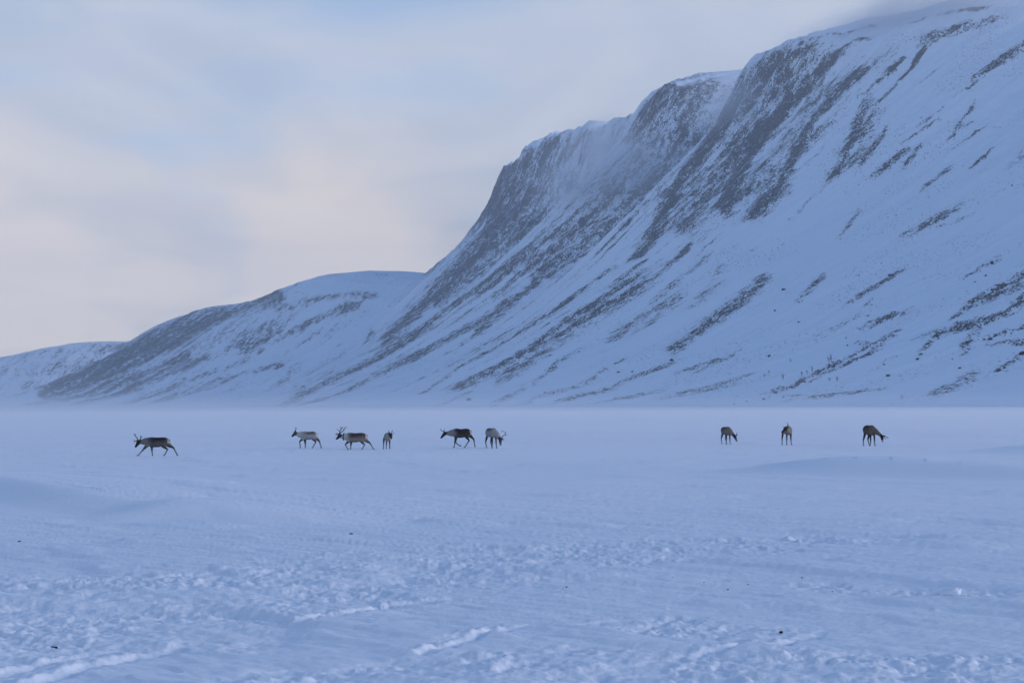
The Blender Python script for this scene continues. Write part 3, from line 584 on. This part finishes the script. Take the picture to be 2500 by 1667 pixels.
def reindeer(label, loc, yaw, rump, chest, back, belly, legs, neck, poll, muzzle, antlers, pal, fat=1.0, dip=0.02, z_off=0.0, light_muzzle=False, collar=False):
    """x forward, y to the animal's left, z up, metres. legs: four lists of (x, y, z) from elbow / stifle to hoof, front pair first"""
    root = empty("reindeer", loc, yaw); tag(root, label, "reindeer", "reindeer crossing the frozen lake")
    bm = bmesh.new(); L = chest - rump
    st = [(0.0, -.10, .24, .05), (.05, -.045, .17, .12), (.15, -.008, .09, .18), (.30, 0.0, .045, .205), (.5, -dip, 0.0, .22), (.7, -.004, .0, .21), (.82, .012, .012, .185), (.93, -.045, .06, .145), (1.0, -.13, .15, .09)]
    tp, tr = [], []
    for f, dt, db, hw in st:
        top, bot = back + dt, belly + db
        tp.append((rump + f * L, 0, (top + bot) / 2)); tr.append((hw * fat, max(0.04, (top - bot) / 2)))
    loft_into(bm, tp, tr, 18)
    # neck from the chest to the back of the head
    n0 = Vector((chest - 0.20, 0, back - 0.20)); nk = [n0] + [Vector(p) for p in neck] + [Vector(poll)]
    nr = [(.135, .20), (.115, .165), (.095, .13), (.085, .105), (.075, .085)]
    nr = [nr[round(i * 4 / (len(nk) - 1))] for i in range(len(nk))]
    loft_into(bm, nk, nr, 14)
    po, mu = Vector(poll), Vector(muzzle); hd = (mu - po)
    back_of = po - hd.normalized() * 0.05
    loft_into(bm, [back_of, po, po + hd * .3, po + hd * .6, po + hd * .85, po + hd * 1.0], [(.055, .06), (.078, .092), (.074, .085), (.055, .062), (.048, .052), (.032, .034)], 12)
    # tail
    loft_into(bm, [(rump + .03, 0, back - .10), (rump - .035, 0, back - .15), (rump - .04, 0, back - .22)], [.04, .038, .015], 8)
    feet = []
    for i, ch in enumerate(legs):
        front = i < 2; sy = 1 if i % 2 == 0 else -1
        pts = [Vector(p) for p in ch]
        if front: rt = Vector((chest - 0.17, sy * .10, belly + 0.20)); rr = [(.065, .12), (.052, .078)]
        else: rt = Vector((rump + 0.17, sy * .10, back - 0.20)); rr = [(.085, .165), (.062, .105)]
        if len(pts) == 3:                               # elbow, knee, hoof -> add a fetlock
            fet = pts[1].lerp(pts[2], 0.74); pts = [pts[0], pts[1], fet, pts[2]]
        path = [rt, pts[0], pts[0].lerp(pts[1], .55), pts[1], pts[1].lerp(pts[2], .5), pts[2], pts[3] + Vector((0, 0, .02))]
        mid = (.040, .053) if front else (.047, .066)
        loft_into(bm, path, [rr[0], rr[1], mid, (.037, .041) if front else (.036, .044), (.030, .032), (.033, .035), (.038, .038)], 10)
        feet.append((pts[2], pts[3]))
    me = fuse(mesh_from(bm, "body"), 0.0165, 5)
    # coat colours follow the animal's markings
    P = np.empty(len(me.vertices) * 3, dtype=np.float32); me.vertices.foreach_get("co", P); P = P.reshape(-1, 3).astype(float)
    dk, fl, nkc, hdc, lgc, wt_ = [np.array(pal[k]) for k in ("back", "flank", "neck", "head", "leg", "rump")]
    hz = (P[:, 2] - belly) / (back - belly)
    nz = fbm(P[:, 0] * 6 + 3 * P[:, 1], P[:, 2] * 6, 3, 201 + int(abs(loc[0]) * 10))
    w = sstep(pal["line"] - .24, pal["line"] + .24, hz + .30 * nz)[:, None]
    C = fl * (1 - w) + dk * w
    wb = (1 - sstep(0.0, 0.16, hz + .04 * nz))[:, None]; C = C * (1 - wb) + (0.55 * dk + .45 * lgc) * wb
    dn = np.min([seg_dist(P, nk[i], nk[i + 1]) for i in range(len(nk) - 1)], axis=0)
    fx = sstep(chest - .34, chest + .02, P[:, 0] + .14 * nz)
    wn = (fx * (dn < .27))[:, None]; C = C * (1 - wn) + nkc * wn
    # darker nape
    dh = seg_dist(P, back_of, mu); wh = (1 - sstep(.09, .14, dh + .02 * nz))[:, None]; C = C * (1 - wh) + hdc * wh
    dl = np.min([np.min([seg_dist(P, ch[i], ch[i + 1]) for i in range(len(ch) - 1)], axis=0) for ch in legs], axis=0)
    wl = ((1 - sstep(.05, .085, dl)) * (1 - sstep(belly - .02, belly + .12, P[:, 2])))[:, None]; C = C * (1 - wl) + lgc * wl
    wr = ((1 - sstep(rump + .02, rump + .09, P[:, 0])) * sstep(belly + .1, belly + .22, P[:, 2]))[:, None] * (np.abs(P[:, 1:2]) < .13); C = C * (1 - wr) + wt_ * wr
    if light_muzzle:
        wm = (1 - sstep(.10, .17, np.linalg.norm(P - np.array(mu), axis=1)))[:, None]; C = C * (1 - wm) + np.array((.42, .40, .37)) * wm
    C = C * (1 + .22 * fbm(P[:, 0] * 14, P[:, 2] * 14 + P[:, 1] * 9, 2, 205)[:, None])
    at = me.attributes.new("coat", 'FLOAT_COLOR', 'POINT'); at.data.foreach_set("color", np.clip(np.concatenate((C, np.ones((len(C), 1))), 1), 0.005, .9).astype(np.float32).ravel())
    link("body", me, M_COAT, root)
    # hooves
    for fet, hf in feet:
        b2 = bmesh.new(); fw = Vector((0.05, 0, 0))
        for sy in (-1, 1):
            loft_into(b2, [hf + Vector((-.005, sy * .014, .055)), hf + Vector((.010, sy * .019, .02)), hf + fw * .6 + Vector((0, sy * .022, .0)), hf + fw * 1.2 + Vector((0, sy * .020, -.012))], [.020, .027, .022, .008], 8)
        link("hoof", mesh_from(b2, "hoof"), M_HOOF, root)
    # ears, eyes
    side = hd.cross(Vector((0, 0, 1))).normalized(); upv = side.cross(hd).normalized()
    for sgn in (-1, 1):
        b2 = bmesh.new(); e0 = po + side * sgn * .065 + upv * .045
        loft_into(b2, [e0, e0 + side * sgn * .05 + upv * .035 - hd.normalized() * .02, e0 + side * sgn * .11 + upv * .06 - hd.normalized() * .05], [(.018, .012), (.032, .014), (.006, .005)], 8)
        ear = mesh_from(b2, "ear"); a2 = ear.attributes.new("coat", 'FLOAT_COLOR', 'POINT')
        a2.data.foreach_set("color", np.tile(np.array((*hdc, 1.0), dtype=np.float32), len(ear.vertices)))
        link("ear", ear, M_COAT, root)
        b2 = bmesh.new(); bmesh.ops.create_uvsphere(b2, u_segments=8, v_segments=6, radius=.014)
        bmesh.ops.translate(b2, verts=b2.verts, vec=po + hd * .3 + side * sgn * .068 + upv * .03)
        link("eye", mesh_from(b2, "eye"), M_EYE, root)
    # antlers: each a beam with its tines
    for tubes in antlers:
        b2 = bmesh.new()
        for pts, r0, r1 in tubes:
            n = len(pts); loft_into(b2, pts, [1.2 * (r0 + (r1 - r0) * i / (n - 1)) for i in range(n)], 7)
        link("antler", mesh_from(b2, "antler"), M_ANTLER, root)
    if collar:
        c0 = nk[1].lerp(nk[2], .3); d = (nk[2] - nk[1]).normalized()
        b2 = bmesh.new(); ref = Vector((0, 1, 0)); up = d.cross(ref).normalized()
        for k in range(24):
            a0, a1 = 2 * math.pi * k / 24, 2 * math.pi * (k + 1) / 24
            q = []
            for a in (a0, a1):
                for off in (-.022, .022):
                    q.append(c0 + ref * math.cos(a) * .128 + up * math.sin(a) * .178 + d * off)
            v = [b2.verts.new(p) for p in q]; b2.faces.new((v[0], v[1], v[3], v[2]))
        bmesh.ops.remove_doubles(b2, verts=b2.verts, dist=1e-4)
        bmesh.ops.solidify(b2, geom=b2.faces[:], thickness=.008)
        link("collar", mesh_from(b2, "collar"), simple_mat("collar_strap", (0.03, 0.03, 0.035), .6), root)
    return root
def A(*tubes): return list(tubes)
def walk(fa, fb, ha, hb):
    """side-view leg tracings (x, z) -> four legs; a is the far side for an animal walking left"""
    y = .095
    return [[(x, y, z) for x, z in fa], [(x, -y, z) for x, z in fb], [(x, y, z) for x, z in ha], [(x, -y, z) for x, z in hb]]
def stand(fx, hx, belly, fy=(.10, -.10), hy=(.11, -.11), fdx=(0, 0), hdx=(0, 0)):
    out = []
    for i in (0, 1): out.append([(fx, fy[i] * .95, belly + .06), (fx + .015, fy[i] * 1.0, .29), (fx + fdx[i], fy[i] * (1.15), 0.0)])
    for i in (0, 1): out.append([(hx + .06, hy[i] * .95, belly + .08), (hx - .13, hy[i], .33), (hx - .06 + hdx[i], hy[i] * 1.1, 0.0)])
    return out
PI = math.pi
def at_deer(i, dz=-0.015): x, y = DEER_AT[i]; return (x, y, lake_z(x, y) + dz)
PAL = lambda back, flank, neck, head, leg, rump, line=.55: dict(back=back, flank=flank, neck=neck, head=head, leg=leg, rump=rump, line=line)

# 1 dark animal striding left, far ahead of the others
reindeer("dark reindeer with blackish back striding left, leftmost of the herd", at_deer(0), PI, -.50, .50, .85, .40,
    walk([(.50, .44), (.65, .27), (.86, .02)], [(.29, .43), (.28, .25), (.25, .0)], [(-.27, .44), (-.46, .31), (-.31, .02)], [(-.48, .48), (-.68, .37), (-.86, .02)]),
    [(.56, 0, .66), (.72, 0, .645)], (.84, 0, .64), (1.0, 0, .40),
    [A(([(.86, .05, .70), (.88, .10, .80), (.97, .16, .93), (1.01, .17, .98), (.98, .16, 1.02)], .020, .010), ([(.98, .16, .95), (.93, .18, 1.0)], .012, .007), ([(.90, .04, .68), (.99, .05, .68), (1.06, .06, .72)], .017, .009), ([(.99, .05, .68), (1.03, .06, .61)], .012, .008)),
     A(([(.85, -.05, .70), (.78, -.10, .78), (.80, -.14, .85), (.83, -.15, .91)], .020, .010), ([(.79, -.12, .81), (.73, -.15, .91)], .014, .008))],
    PAL((.020, .018, .018), (.10, .092, .092), (.19, .178, .165), (.028, .022, .020), (.055, .050, .052), (.30, .28, .26), .56), dip=.015)
# 2 pale grey one walking left
reindeer("pale grey reindeer with one upright antler walking left in front of the antlered bull", at_deer(1), PI + .05, -.37, .42, .86, .44,
    walk([(.38, .46), (.49, .35), (.455, .03)], [(.25, .43), (.22, .21), (.235, 0)], [(-.19, .48), (-.317, .34), (-.14, 0)], [(-.33, .52), (-.48, .35), (-.58, .02)]),
    [(.47, 0, .70), (.60, 0, .72)], (.71, 0, .77), (.90, 0, .60),
    [A(([(.73, .04, .84), (.71, .07, .92), (.67, .09, 1.0), (.66, .09, 1.04), (.74, .10, 1.045)], .019, .010)), A(([(.72, -.05, .84), (.69, -.06, .90)], .018, .012))],
    PAL((.090, .08, .078), (.31, .30, .30), (.40, .39, .38), (.060, .052, .050), (.085, .08, .082), (.46, .44, .42), .66), fat=.92)
# 3 the bull with the big antlers
reindeer("brown backed bull reindeer with tall branching antlers and pale neck, walking left", at_deer(2), PI - .03, -.54, .52, .885, .405,
    walk([(.39, .42), (.52, .30), (.39, .08), (.35, .055)], [(.25, .41), (.27, .21), (.28, 0)], [(-.29, .44), (-.44, .29), (-.28, 0)], [(-.49, .50), (-.69, .36), (-.89, .01)]),
    [(.58, 0, .69), (.70, 0, .70)], (.80, 0, .745), (.985, 0, .555),
    [A(([(.82, .05, .83), (.79, .11, .94), (.72, .17, 1.05), (.65, .20, 1.13), (.62, .20, 1.18)], .022, .010), ([(.77, .13, .97), (.85, .20, 1.03), (.93, .23, 1.07)], .015, .008), ([(.70, .18, 1.07), (.76, .22, 1.13), (.73, .22, 1.17)], .014, .008), ([(.66, .2, 1.12), (.69, .22, 1.17)], .012, .008), ([(.84, .04, .81), (.94, .05, .79), (1.02, .05, .795)], .019, .011), ([(.95, .05, .79), (1.0, .06, .85)], .013, .008)),
     A(([(.81, -.05, .83), (.73, -.11, .92), (.62, -.17, 1.01), (.58, -.19, 1.10), (.49, -.20, 1.16)], .022, .010), ([(.62, -.17, 1.01), (.66, -.20, 1.09)], .014, .008), ([(.57, -.19, 1.10), (.60, -.21, 1.17)], .013, .008), ([(.84, -.04, .81), (.93, -.05, .83), (.97, -.06, .88)], .016, .009))],
    PAL((.060, .046, .038), (.21, .185, .165), (.46, .45, .435), (.042, .034, .032), (.075, .066, .064), (.44, .42, .40), .50), fat=1.05, collar=True)
# 4 coming towards the camera, right behind the bull
reindeer("reindeer facing the camera with legs apart, just right of the antlered bull", at_deer(3), -PI / 2 + .10, -.50, .45, .85, .43,
    stand(.30, -.34, .43, fy=(.09, -.07), hy=(.09, -.20), hdx=(.02, -.1)),
    [(.50, .07, .72), (.60, .12, .74)], (.66, .14, .76), (.84, .17, .56),
    [A(([(.66, .17, .83), (.66, .20, .91), (.68, .22, .99)], .018, .009), ([(.66, .19, .88), (.70, .21, .91)], .012, .008)), A(([(.66, .08, .83), (.64, .05, .91), (.65, .01, .98)], .018, .009))],
    PAL((.055, .048, .046), (.19, .175, .165), (.33, .31, .295), (.034, .030, .032), (.055, .05, .052), (.4, .38, .36), .55), fat=.92)
# 5 dark one walking left in the middle
reindeer("dark brown reindeer with short spike antlers walking left with a forefoot lifted, mid lake", at_deer(4), PI, -.48, .48, 1.0, .52,
    walk([(.29, .50), (.31, .29), (.14, .15), (.04, .10)], [(.30, .50), (.35, .29), (.372, .07), (.42, .0)], [(-.255, .56), (-.39, .39), (-.14, 0)], [(-.43, .63), (-.62, .44), (-.69, 0)]),
    [(.56, 0, .76), (.70, 0, .755)], (.85, 0, .755), (1.07, 0, .50),
    [A(([(.90, .04, .84), (.98, .07, .87), (1.05, .10, .92), (1.08, .11, .98)], .019, .009)), A(([(.90, -.04, .84), (.90, -.08, .90), (.865, -.10, .97)], .019, .010))],
    PAL((.026, .022, .021), (.075, .064, .058), (.23, .22, .215), (.030, .025, .026), (.042, .038, .042), (.40, .38, .34), .40), fat=1.0, dip=.03)
# 6 grazing, facing the camera, big hooked antler
reindeer("pale chested reindeer grazing with a large hooked antler, beside the dark walking one", at_deer(5), -PI / 2 + .42, -.56, .42, 1.04, .55,
    stand(.26, -.38, .55, fy=(.11, -.10), hy=(.15, -.13), fdx=(.05, .02), hdx=(.08, .10)),
    [(.46, .08, .72), (.58, .14, .58)], (.66, .17, .46), (.76, .14, .17),
    [A(([(.70, .22, .50), (.68, .27, .62), (.72, .37, .70), (.72, .44, .74), (.70, .42, .83), (.66, .32, .88), (.64, .24, .89)], .022, .010), ([(.72, .42, .72), (.74, .48, .67)], .014, .008), ([(.71, .22, .47), (.74, .30, .46), (.76, .34, .42)], .014, .008)),
     A(([(.72, .12, .50), (.80, .10, .56), (.84, .10, .64)], .016, .009))],
    PAL((.040, .036, .034), (.27, .265, .265), (.34, .32, .30), (.045, .038, .034), (.040, .038, .046), (.4, .38, .36), .80), fat=1.02)
# 7 small one grazing to the right
reindeer("small grey brown reindeer with one spike antler grazing, first of the right-hand three", at_deer(6), -PI / 2 + .22, -.52, .38, .98, .52,
    stand(.22, -.36, .52, fy=(.10, -.10), hy=(.12, -.12), fdx=(.02, -.02), hdx=(.10, .04)),
    [(.44, .07, .70), (.54, .16, .56)], (.60, .24, .46), (.70, .33, .17),
    [A(([(.62, .30, .52), (.64, .35, .60), (.65, .37, .70)], .017, .009)), A(([(.68, .20, .52), (.71, .18, .57)], .016, .010))],
    PAL((.036, .034, .032), (.16, .124, .098), (.22, .178, .145), (.026, .021, .020), (.048, .043, .046), (.36, .34, .32), .68), fat=1.10)
# 8 facing the camera, head turned left
reindeer("brown reindeer standing face-on with its head turned left, middle of the right-hand three", at_deer(7), -PI / 2 - .05, -.52, .42, 1.04, .55,
    stand(.28, -.36, .55, fy=(.12, -.10), hy=(.22, -.24), fdx=(.04, .04), hdx=(.05, .08)),
    [(.48, -.07, .82), (.54, -.14, .86)], (.56, -.20, .89), (.62, -.42, .70),
    [A(([(.54, -.10, .96), (.53, -.07, 1.06), (.53, -.08, 1.16), (.54, -.08, 1.24)], .019, .009), ([(.53, -.07, 1.08), (.57, -.02, 1.12)], .012, .008)), A(([(.58, -.25, .93), (.60, -.29, .98), (.60, -.30, 1.02)], .017, .010))],
    PAL((.090, .066, .052), (.19, .145, .115), (.25, .21, .178), (.034, .026, .026), (.036, .033, .040), (.38, .36, .34), .72), fat=1.06)
# 9 dark one grazing at the right end
reindeer("dark brown reindeer grazing to the right with a pale muzzle, rightmost of the herd", at_deer(8), -PI / 2 + .20, -.56, .44, 1.10, .57,
    stand(.28, -.38, .57, fy=(.11, -.10), hy=(.13, -.12), fdx=(.03, -.05), hdx=(.12, -.04)),
    [(.46, .13, .76), (.53, .26, .65)], (.58, .38, .54), (.62, .41, .21),
    [A(([(.62, .44, .58), (.64, .54, .55), (.66, .64, .47), (.67, .70, .48)], .019, .009), ([(.66, .64, .47), (.67, .69, .43)], .012, .008)), A(([(.66, .42, .56), (.70, .48, .48), (.71, .50, .41), (.72, .53, .38)], .017, .009))],
    PAL((.048, .036, .030), (.115, .083, .062), (.155, .118, .092), (.018, .016, .018), (.026, .024, .030), (.30, .28, .26), .55), fat=1.10, light_muzzle=True)

# =====================================================================  boulders, stones, shrubs and small things
rnd = random.Random(11)
def rock_material():
    m, t, b = principled("boulder_rock"); b.inputs['Roughness'].default_value = 0.85
    tc = N(t, 'ShaderNodeTexCoord'); ge = N(t, 'ShaderNodeNewGeometry'); sx = N(t, 'ShaderNodeSeparateXYZ'); t.links.new(ge.outputs['Normal'], sx.inputs[0])
    n1 = noise_node(t, tc.outputs['Object'], 1.6, 5, 0.6)
    rc = mixc(t, ramp01(t, n1, 0.3, 0.7), (0.022, 0.024, 0.024), (0.060, 0.060, 0.056))
    top = ramp01(t, math_node(t, 'ADD', sx.outputs[2], math_node(t, 'MULTIPLY', math_node(t, 'SUBTRACT', n1, 0.5), 1.2)), 0.80, 0.95)   # snow lodged on top
    t.links.new(mixc(t, top, rc, SNOW), b.inputs['Base Color'])
    return m
M_ROCK = rock_material()
def boulder_mesh(seed):
    r = random.Random(seed); bm = bmesh.new(); bmesh.ops.create_icosphere(bm, subdivisions=2, radius=1.0)
    off = Vector((r.uniform(0, 50), r.uniform(0, 50), r.uniform(0, 50))); sx, sy, sz = r.uniform(.85, 1.35), r.uniform(.7, 1.0), r.uniform(.6, .95)
    for v in bm.verts:
        d = v.co.normalized(); k = 1 + .42 * mnoise.noise(d * 1.3 + off) + .18 * mnoise.noise(d * 3.1 + off)
        c = d * k
        for ax in (Vector((.6, .3, .74)), Vector((-.8, .2, .56)), Vector((.2, -.9, .4))):       # a few flat broken faces
            a = ax.normalized(); h = c.dot(a)
            if h > .72: c -= a * (h - .72) * .8
        v.co = Vector((c.x * sx, c.y * sy, c.z * sz))
    return mesh_from(bm, "boulder", smooth=False)
ROCKS = [boulder_mesh(50 + i) for i in range(9)]
UNIQUE = {0: "large dark boulder low on the slope, cut by the right edge of the picture", 1: "lone dark boulder on open snow to the right of the long dark scree streak",
    7: "rounded dark boulder in the boulder field at far right, biggest there", 13: "dark boulder above the right-hand boulder field, topmost of its small stone cluster",
    19: "dark boulder at the top end of a thin line of stones on open snow", 25: "dark bushy looking boulder low on the slope at the end of a thin rock ledge",
    30: "long low dark boulder near the lakeshore under the striped gullies", 5: "dark boulder just above the shore left of the right-hand boulder field"}
def put_boulder(name, s, n, r, label, group, cat):
    o = link(name, rnd.choice(ROCKS), M_ROCK); x, y = wall_xy(s, n)
    o.location = (x, y, wall_z(s, n) + r * 0.15); o.scale = (r, r, r * rnd.uniform(.8, 1.1)); o.rotation_euler = (rnd.uniform(-.3, .3), rnd.uniform(-.3, .3), rnd.uniform(0, 6.28))
    return tag(o, label, cat, group)
for i, (s, n, r) in enumerate(BOULDERS):
    if i in UNIQUE: put_boulder("boulder", s, n, r, UNIQUE[i], "boulders on the lower slope", "boulder")
    else: put_boulder("boulder", s, n, r, "small dark boulder standing out of open snow on the lower mountain slope", "scattered boulders on the lower slope", "boulder")
near_strokes = [q for q in WALL_ROCK if q[0] < 330 and q[2] < 330 and max(q[1], q[3]) < 250]
for i in range(210):
    s0, n0, s1, n1, qs, qn, st = rnd.choice(near_strokes); t = rnd.uniform(-.1, 1.15); v = rnd.gauss(0, .75)
    s, n = s0 + (s1 - s0) * t + qs * v, n0 + (n1 - n0) * t + qn * v
    if n < 6: continue
    r = rnd.uniform(.45, 1.15) * (1.25 if rnd.random() < .15 else 1)
    size = "small" if r < .65 else "mid-sized" if r < .95 else "large"
    place = "at the right edge of the slope" if s < -40 else "in the right-hand boulder field" if s < 30 else "left of the right-hand boulder field" if s < 130 else "on the rock ledges below the main cliff"
    lvl = "near the shore" if n < 85 else "mid slope" if n < 150 else "higher up"
    put_boulder("stone", s, n, r, "%s dark stone %s, %s" % (size, place, lvl), "%s stones %s, %s" % (size, place, lvl), "stone")

# bare birch shrubs on the shore slope
M_TWIG = simple_mat("birch_twig", (0.060, 0.048, 0.046), .8, .3, 4.0)
def shrub(s, n, h, label, seed):
    r = random.Random(seed); x, y = wall_xy(s, n); root = empty("birch_shrub", (x, y, wall_z(s, n) - .15), r.uniform(0, 6.28)); tag(root, label, "shrub", "bare birch shrubs on the shore slope")
    def limb(bm, p, d, L, rad, depth):
        pts = [p]; q = p.copy(); dd = d.copy()
        for k in range(4):
            dd = (dd + Vector((r.uniform(-.16, .16), r.uniform(-.16, .16), r.uniform(.0, .12)))).normalized(); q = q + dd * L / 4; pts.append(q.copy())
        loft_into(bm, pts, [rad * (1 - .18 * k) for k in range(5)], 5)
        if depth:
            for k in range(r.randint(3, 5)):
                b = pts[r.randint(1, 4)]; limb(bm, b, (dd + Vector((r.uniform(-.8, .8), r.uniform(-.8, .8), r.uniform(.1, .6)))).normalized(), L * r.uniform(.35, .6), rad * .55, depth - 1)
    for k in range(r.randint(2, 3)):
        bm = bmesh.new(); d0 = Vector((r.uniform(-.3, .3), r.uniform(-.3, .3), 1)).normalized(); base = Vector((r.uniform(-.3, .3), r.uniform(-.3, .3), 0))
        loft_into(bm, [base, base + d0 * h * .25, base + d0 * h * .5], [.10, .085, .07], 6); link("trunk", mesh_from(bm, "trunk"), M_TWIG, root)
        bm = bmesh.new()
        for j in range(5): limb(bm, base + d0 * h * (.2 + .08 * j), (d0 + Vector((r.uniform(-.5, .5), r.uniform(-.5, .5), .1))).normalized(), h * .5, .055, 1)
        link("crown", mesh_from(bm, "crown"), M_TWIG, root)
SH_LABEL = ["bare shrub on the upper end of the dark rock ledge near the shore", "taller bare shrub at the upper end of the dark rock ledge near the shore", "bare shrub at the middle of the dark rock ledge, tallest there", "bare shrub left of the middle of the dark rock ledge",
    "bare shrub leftmost of the three clumped along the dark rock ledge", "thin bare shrub at the lower left end of the dark rock ledge", "faint bare shrub alone on open snow above the rock ledge", "bare shrub on open snow below the rock ledge, right of two",
    "bare shrub on open snow below the rock ledge, left of two", "lone thin bare shrub near the shore left of the right-hand stones", "small bare shrub on open snow left of the rock ledge, upper of two", "small bare shrub on open snow left of the rock ledge, lower of two", "small bare shrub growing beside the dark boulder at the end of a thin ledge"]
for i, (s, n, h) in enumerate(SHRUBS): shrub(s, n, h, SH_LABEL[i], 300 + i)

# dark clods on the snow
M_CLOD = simple_mat("dark_clod", (0.020, 0.017, 0.016), .8, .3, 60.0)
CL_LABEL = {0: "small dark clod on smooth snow left of centre, behind the trampled snow", 1: "small dark clod on smooth snow near the left edge of the picture", 2: "dark clod among snow lumps at bottom left above the sled track",
    11: "dark clod lying beside the short track at bottom right, largest there", 12: "tiny dark clod at bottom right below the short track"}
for i, (x, y, r) in enumerate(CLODS):
    r *= 0.4
    bm = bmesh.new(); rr = random.Random(900 + i)
    for k in range(3 if r > .012 else 2):
        m0 = bmesh.ops.create_icosphere(bm, subdivisions=2, radius=1.0)['verts']; c = Vector((rr.uniform(-.8, .8) * r, rr.uniform(-.5, .5) * r, r * .35)); f = rr.uniform(.5, .9)
        for v in m0:
            d = v.co.normalized() * (1 + .3 * mnoise.noise(v.co * 2 + Vector((i, k, 3)))); v.co = c + Vector((d.x * r * f * 1.2, d.y * r * f, d.z * r * f * .8))
    o = link("dark_clod", mesh_from(bm, "dark_clod"), M_CLOD); o.location = (x, y, lake_z(x, y))
    tag(o, CL_LABEL.get(i, "tiny dark pellet on smooth snow right of the trampled band"), "clod", "dark clods on the snow" if i in CL_LABEL else "tiny pellets on the smooth snow")

# block of wind-cut snow, alone on the right
bm = bmesh.new(); bmesh.ops.create_icosphere(bm, subdivisions=4, radius=1.0)
for v in bm.verts:
    d = v.co.normalized(); c = Vector((math.copysign(abs(d.x) ** .8, d.x) * .125, math.copysign(abs(d.y) ** .8, d.y) * .09, math.copysign(abs(d.z) ** .7, d.z) * .050))
    c.z += .022 * (c.x / .12) + .010 * mnoise.noise(d * 2.3); c *= 1 + .16 * mnoise.noise(d * 1.9 + Vector((3, 1, 7)))
    v.co = c
o = link("snow_block", mesh_from(bm, "snow_block"), M_SNOW); o.location = (SNOW_BLOCK[0], SNOW_BLOCK[1], lake_z(*SNOW_BLOCK) + .03); o.rotation_euler = (0, 0, -.5)
tag(o, "rounded block of hard snow lying alone on smooth snow at right", "snow block")
